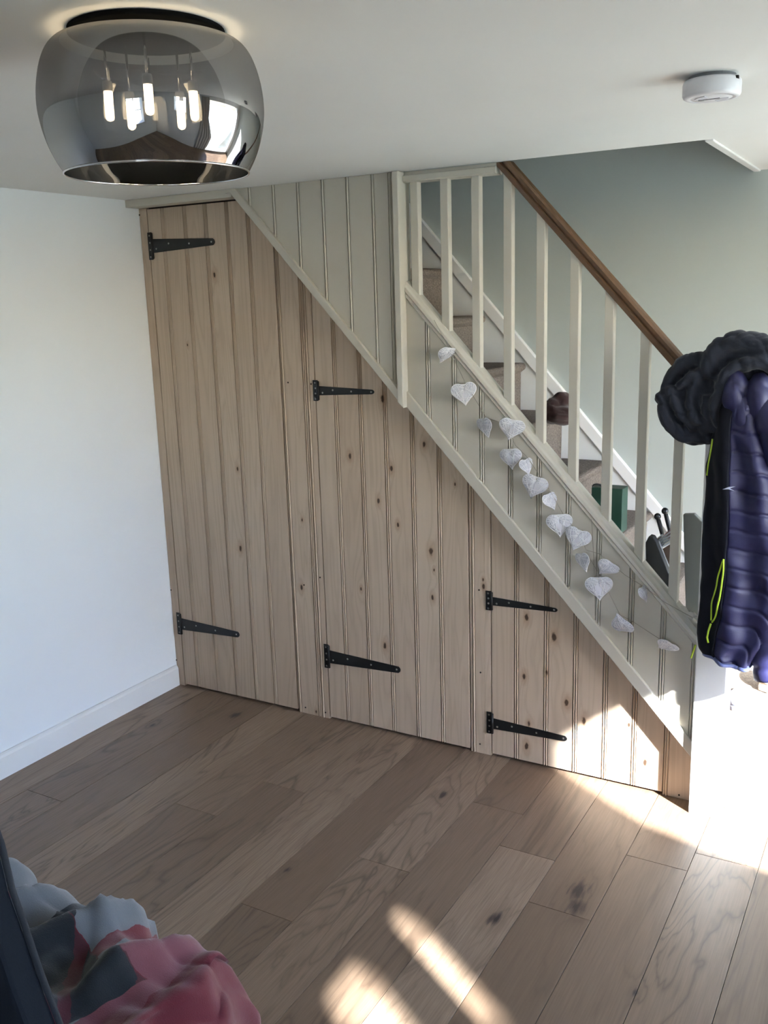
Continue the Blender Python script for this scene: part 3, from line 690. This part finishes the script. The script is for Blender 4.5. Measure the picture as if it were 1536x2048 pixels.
# slipper on the bottom step
sp_ = empty('slipper', (2.60, .55, RISE)); tag(sp_, 'grey slipper on the bottom step behind the newel post', 'slipper')
MB().prism([(2.535 + .0, .40), (2.56, .37), (2.59, .38), (2.60, .45), (2.595, .56), (2.57, .60), (2.54, .58), (2.53, .48)], RISE + .001, RISE + .018, 'z').build('sole', 'slipper', sp_, bevel=.004)
MB().ball((2.566, .435, RISE + .034), (.034, .065, .030), 14, 10).build('upper', 'slipper', sp_, True)
sp2 = empty('shoe', (2.66, .62, RISE)); tag(sp2, 'pale shoe on the bottom step, nearer the wall', 'shoe')
MB().prism([(2.62, .62), (2.66, .60), (2.69, .62), (2.695, .72), (2.685, .82), (2.65, .84), (2.62, .82), (2.615, .72)], RISE + .001, RISE + .022, 'z').build('sole', 'card', sp2, bevel=.004)
MB().ball((2.655, .70, RISE + .050), (.036, .085, .038), 14, 10).build('upper', 'plastic', sp2, True)

# ------------------------------------------------------------------ jacket and fleece over the newel
YJ = -.175
jk = empty('jacket', tuple(atY(1480, 1310, YJ))); tag(jk, 'navy quilted hooded jacket with lime zips hanging on the newel post', 'jacket')
rows = [(790, 1450, 1530), (835, 1438, 1545), (880, 1428, 1565), (930, 1420, 1590), (1000, 1417, 1600), (1080, 1411, 1602), (1160, 1408, 1598), (1230, 1402, 1580), (1275, 1398, 1545), (1300, 1402, 1518), (1312, 1412, 1510)]
def rowat(py):
    for (a, b) in zip(rows, rows[1:]):
        if a[0] <= py <= b[0]:
            u = (py - a[0]) / (b[0] - a[0]); return a[1] + (b[1] - a[1]) * u, a[2] + (b[2] - a[2]) * u
    return rows[-1][1:] if py > rows[-1][0] else rows[0][1:]
NA, NR = 144, 190
def jpoint(i, j, off=0):
    py = 790 + (1312 - 790) * j / NR; L, R = rowat(py); a = atY(L, py, YJ); b = atY(R, py, YJ)
    c = (a + b) / 2; hw = (b - a).length / 2; an = 2 * math.pi * i / NA           # 0 = left, pi/2 = front
    dep = .082 * (.55 + .45 * min(1, (py - 760) / 200))
    z = c.z
    quilt = -.008 * (1 - min(1, abs(math.sin(math.pi * (z + .05 * math.cos(2 * an) - .010 * math.sin(an * 7)) / .062)) * 3.0)) if an > 1.14 else 0
    fold = .011 * math.sin(an * 7 + z * 6) * min(1, (py - 780) / 120) + .012 * noise.noise(Vector((an * 2.2, z * 16, 3)))
    r = 1 + 0
    x = c.x - (hw + quilt + fold * .35 + off) * math.cos(an); y = YJ - (dep + quilt + fold + off) * math.sin(an)
    return Vector((x, min(y, -.089), z + .012 * math.sin(an * 2) * (j / NR)))
def jpatch(name, i0, i1, mat):
    vs = []; fs = []; n = i1 - i0 + 1
    for j in range(NR + 1):
        for i in range(i0, i1 + 1): vs.append(jpoint(i, j))
    for j in range(NR):
        for i in range(n - 1): fs.append((j * n + i, j * n + i + 1, (j + 1) * n + i + 1, (j + 1) * n + i))
    o = mesh(name, vs, fs, mat, jk, True)
    m = o.modifiers.new('thick', 'SOLIDIFY'); m.thickness = .006; m.offset = -1
    return o
jpatch('side_panel', -20, 26, 'navy_dark')
jbody = jpatch('body', 26, 124, 'navy_shell')
hemv = [jpoint(i, NR, .003) for i in range(-20, 125)]
MB().tube(hemv, .0065, 8).build('hem', 'hem', jk, True)
def crv0(pts, n=6):
    out = []
    for i in range(len(pts) - 1):
        a, b, c, d = pts[max(i - 1, 0)], pts[i], pts[i + 1], pts[min(i + 2, len(pts) - 1)]
        for t in range(n):
            u = t / n; out.append(tuple(.5 * (2 * b[j] + (c[j] - a[j]) * u + (2 * a[j] - 5 * b[j] + 4 * c[j] - d[j]) * u * u + (3 * b[j] - a[j] - 3 * c[j] + d[j]) * u ** 3) for j in (0, 1)))
    return out + [pts[-1]]
def onj(px, py, off=.010):       # a point on the front of the jacket seen at this pixel
    L, R = rowat(py); f = (px - L) / (R - L); f = min(max(f, .02), .98)
    an = math.acos(1 - 2 * f); return jpoint(an / (2 * math.pi) * NA, (py - 790) / (1312 - 790) * NR, off)
MB().tube([onj(x, y) for x, y in crv0([(1464, 1112), (1453, 1140), (1445, 1170), (1438, 1200), (1434, 1225), (1432, 1243)])], .0026, 8).build('pocket_zip', 'lime', jk, True)
MB().tube([onj(x, y) for x, y in crv0([(1464, 1112), (1461, 1145), (1456, 1180), (1450, 1210), (1442, 1234), (1434, 1246)])], .0030, 8).build('pocket_zip', 'lime', jk, True)
MB().tube([onj(x, y, .014) for x, y in [(1434, 1248), (1430, 1262), (1427, 1275), (1429, 1284)]], .0034, 8).build('zip_pull', 'lime', jk, True)
MB().tube([onj(x, y, .008) for x, y in [(1429, 880), (1424, 905), (1419, 930), (1416, 955)]], .0028, 8).build('front_zip', 'lime', jk, True)
MB().tube([atY(x, y, -.14) for x, y in [(1391, 1290), (1387, 1302), (1382, 1316)]], .0032, 6).build('hem_pull', 'lime', jk, True)
MB().prism([(-.018, -.006), (0, .003), (.020, .006), (.004, -.001), (.018, -.008), (.0, -.004)], 0, .0015).build('logo', 'logo', jk).location = onj(1472, 970, .010) - jk.location
bpy.context.view_layer.update()
for o in jk.children:
    if o.name.startswith('logo'): o.matrix_parent_inverse = Matrix.Identity(4)
sv = [atY(x, y, -.20) for x, y in [(1525, 800), (1556, 860), (1575, 950), (1570, 1060), (1552, 1160), (1534, 1250), (1530, 1310), (1536, 1362)]]
# sleeve: resampled, with quilted rings
pts = []; rad = []
for a in range(len(sv) - 1):
    for t in range(10):
        pts.append(sv[a].lerp(sv[a + 1], t / 10)); u = (a + t / 10) / (len(sv) - 1)
        rad.append((.062 - .020 * u) * min(1, .55 + u * 4) * (1 - .10 * (1 - min(1, abs(math.sin(u * 24)) * 1.8))))
MB().tube(pts, rad, 20).build('sleeve', 'navy_shell', jk, True)
cloth_blob('hood', [(atY(1470, 790, -.19), (.042, .05, .075)), (atY(1490, 830, -.19), (.05, .05, .075)), (atY(1520, 800, -.18), (.04, .06, .09))], 'navy_shell', jk, .006, .010, .13, 4, 9, 0)
cloth_blob('inner_flap', [(atY(1485, 1295, -.15), (.028, .03, .032))], 'navy_shell', jk, .010, .006, .07, 5)

fg = empty('fleece', tuple(atY(1440, 780, -.16))); tag(fg, 'crumpled charcoal fleece draped over the newel top and handrail end', 'fleece')
Q = lambda px, py, y: atY(px, py, y)
balls = [(Q(1405, 790, -.14), (.05, .05, .07)), (Q(1372, 800, -.13), (.050, .05, .080)), (Q(1350, 815, -.13), (.035, .045, .055)), (Q(1395, 850, -.13), (.045, .045, .052)), (Q(1365, 755, -.11), (.040, .045, .042)), (Q(1400, 745, -.12), (.058, .05, .042)),
         (Q(1430, 800, -.15), (.038, .045, .08)), (Q(1415, 855, -.14), (.040, .045, .042)), (Q(1440, 725, -.13), (.045, .06, .05)), (Q(1480, 705, -.12), (.065, .07, .045)), (Q(1520, 710, -.11), (.06, .08, .05)), (Q(1555, 735, -.10), (.05, .08, .07)),
         (Q(1500, 740, -.13), (.05, .05, .05)), (Q(1545, 770, -.12), (.05, .05, .06)), (Q(1470, 750, -.14), (.04, .05, .06))]
def chain(pts, r0, r1, y):
    for a in range(len(pts) - 1):
        for t in range(9):
            u = (a + t / 9) / (len(pts) - 1); r = r0 + (r1 - r0) * u; px = pts[a][0] + (pts[a + 1][0] - pts[a][0]) * t / 9; py = pts[a][1] + (pts[a + 1][1] - pts[a][1]) * t / 9
            balls.append((Q(px, py, y), (r, r * 1.3, r)))
def crv(pts, n=4):
    out = []
    for i in range(len(pts) - 1):
        a, b, c, d = pts[max(i - 1, 0)], pts[i], pts[i + 1], pts[min(i + 2, len(pts) - 1)]
        for t in range(n):
            u = t / n; out.append(tuple(.5 * (2 * b[j] + (c[j] - a[j]) * u + (2 * a[j] - 5 * b[j] + 4 * c[j] - d[j]) * u * u + (3 * b[j] - a[j] - 3 * c[j] + d[j]) * u ** 3) for j in (0, 1)))
    return out + [pts[-1]]
for pts_, r0, r1, y in [([(1330, 778), (1360, 732), (1406, 718), (1448, 733)], .020, .024, -.152), ([(1326, 795), (1338, 842), (1372, 874), (1418, 878)], .024, .020, -.155), ([(1396, 756), (1380, 800), (1398, 845), (1440, 860)], .022, .016, -.172),
                        ([(1450, 778), (1428, 810), (1434, 846), (1450, 860)], .020, .014, -.195), ([(1418, 742), (1438, 700), (1485, 684), (1535, 696)], .030, .040, -.165), ([(1440, 772), (1468, 734), (1520, 722), (1550, 738)], .020, .028, -.190),
                        ([(1342, 782), (1358, 822), (1388, 858)], .020, .014, -.168), ([(1362, 768), (1392, 746), (1428, 756)], .018, .014, -.178), ([(1410, 795), (1408, 825), (1426, 848)], .014, .011, -.190)]:
    chain(crv(pts_), r0, r1, y)
fo = cloth_blob('fleece_body', balls, 'fleece', fg, .005, .009, .10, 1, 9, -.003)
def ring(px, py, rx, rz, y, rad, name, mat, t0=0, t1=2 * math.pi, tilt=0):
    pts = []
    for i in range(33):
        a = t0 + (t1 - t0) * i / 32; u, v = rx * math.cos(a), rz * math.sin(a)
        q = Q(px + u * math.cos(tilt) - v * math.sin(tilt), py + u * math.sin(tilt) + v * math.cos(tilt), y + .012 * math.sin(2 * a)); pts.append(q)
    return MB().tube(pts, rad, 10).build(name, mat, fg, True)

# ------------------------------------------------------------------ armchair (navy) and plaid blanket
ch = empty('armchair', (1.60, -2.25, 0)); tag(ch, 'dark navy upholstered armchair at the lower left edge', 'armchair')
ed = [(1.10, .30), (2.045, .30), (2.045, .66), (2.021, .754), (1.989, .839), (1.967, .911), (1.948, .966), (1.937, 1.041), (1.92, 1.09), (1.88, 1.12), (1.25, 1.12), (1.17, 1.09), (1.12, 1.0)]
bk = MB().prism(ed, -2.50, -2.45).build('backrest', 'sofa', ch, bevel=.008)
ev = [Vector((x, -2.447, z)) for x, z in ed[1:]]
MB().tube([ev[0]] + [ev[i].lerp(ev[i + 1], t / 4) for i in range(len(ev) - 1) for t in range(1, 5)], .0055, 8).build('piping', 'piping', bk, True)
MB().box((1.14, -2.448, .14), (1.90, -1.99, .45)).build('seat', 'sofa', ch, bevel=.03)
for lx in (1.20, 1.85):
    for ly in (-2.40, -2.08): MB().lathe([(.016, 0), (.024, .14)], (lx, ly, 0), 14, True, True).build('leg', 'black', ch)
def plaid():
    s = NT('plaid_fleece'); at = s.n('UVMap'); p = s.vm('ADD', at.outputs[0], (0, 0, 0)).outputs[0]
    wv = s.noise(pos(s), 26, 2); sp = s.n('SeparateXYZ'); s.l(p, sp.inputs[0])
    u = s.math('ADD', sp.outputs[0], s.math('MULTIPLY', s.math('SUBTRACT', wv, .5), .02)); v = s.math('ADD', sp.outputs[1], s.math('MULTIPLY', s.math('SUBTRACT', wv, .5), .02))
    grey, pink, red, navy = (.16, .18, .20), (.20, .060, .08), (.14, .008, .020), (.008, .014, .021)
    mr = s.n('MapRange'); s.l(u, mr.inputs[0]); mr.inputs[1].default_value = 1.2; mr.inputs[2].default_value = 2.2
    cA = s.ramp(mr.outputs[0], [(0, grey), (.15, pink), (.19, grey), (.27, navy), (.38, grey), (.46, red), (.50, grey), (.57, pink), (.66, red)], 'CONSTANT')
    cB = s.ramp(s.math('FRACT', s.math('MULTIPLY', s.math('ADD', u, v), 5.0)), [(0, navy), (.62, red), (.85, navy)], 'CONSTANT')
    cC = s.ramp(s.math('FRACT', s.math('MULTIPLY', v, 5.2)), [(0, navy), (.7, red)], 'CONSTANT')
    cB = s.mix(.5, cB, cC)
    m1 = s.math('MULTIPLY', s.math('LESS_THAN', v, .33), s.math('LESS_THAN', s.math('ADD', u, s.math('MULTIPLY', v, -.5)), 1.66))
    c = s.mix(m1, cA, cB)
    fz = s.noise(pos(s), 420, 3, .7); c = s.mix(s.math('MULTIPLY', fz, .35), c, (.30, .22, .22), 'MULTIPLY')
    s.bump(fz, .5, .003); m = s.set(c, .95); s.b.inputs['Sheen Weight'].default_value = .4; return m
M['plaid'] = plaid()
def blanket():
    NX, NY = 150, 110; vs = []; uv = []; fs = []
    for j in range(NY + 1):
        v = j / NY
        for i in range(NX + 1):
            u = i / NX; x = 1.06 + 1.24 * u
            # across: from the chair back, over the seat, down the front
            s_ = v * .98
            if s_ < .40: y = -2.435 + s_ * 1.1; z = .475
            elif s_ < .52: a = (s_ - .40) / .12 * math.pi / 2; y = -1.995 + .075 * math.sin(a); z = .39 + .075 * math.cos(a)
            else: y = -1.920 + .02 * math.sin(x * 9); z = .39 - (s_ - .52) * .75
            top = max(0, 1 - max(0, (s_ - .40)) / .22)
            ph = x * 33 - (y + 2.2) * 14 + 2.4 * noise.noise(Vector((x * 3, y * 3, 1)))
            rdg = (1 - abs(math.sin(ph * .5))) ** 1.3
            amp = .085 * min(1, s_ / .30) * (.75 + .5 * noise.noise(Vector((x * 5, 4, s_ * 3))))
            lump = .07 * noise.noise(Vector((x * 8, y * 8, 7))) + .03 * noise.noise(Vector((x * 22, y * 22, 2)))
            z += (amp * rdg + lump * .5) * (.35 + .65 * top) * (1 if s_ < .55 else max(.15, 1 - (s_ - .55) * 3))
            y += .03 * rdg * (1 - top) + .02 * math.sin(x * 17)
            if x > 1.90:        # falls over the right side
                e = x - 1.90; z -= min(e * 1.5, z - .03) ; x = 1.90 + e * .62 + .02 * math.sin(y * 30)
            z = max(z, .012)
            vs.append((x, y, z)); uv.append((1.06 + 1.24 * u, s_))
    for j in range(NY):
        for i in range(NX): a = j * (NX + 1) + i; fs.append((a, a + 1, a + NX + 2, a + NX + 1))
    me = bpy.data.meshes.new('blanket'); me.from_pydata(vs, [], fs)
    ul = me.uv_layers.new(name='UVMap')
    for lp in me.loops: ul.data[lp.index].uv = uv[lp.vertex_index]
    o = link('blanket', me, 'plaid', None, True)
    m = o.modifiers.new('thick', 'SOLIDIFY'); m.thickness = .008; m.offset = 1
    return o
bl = blanket(); tag(bl, 'red, pink, grey and navy plaid fleece blanket crumpled over the armchair seat', 'blanket')
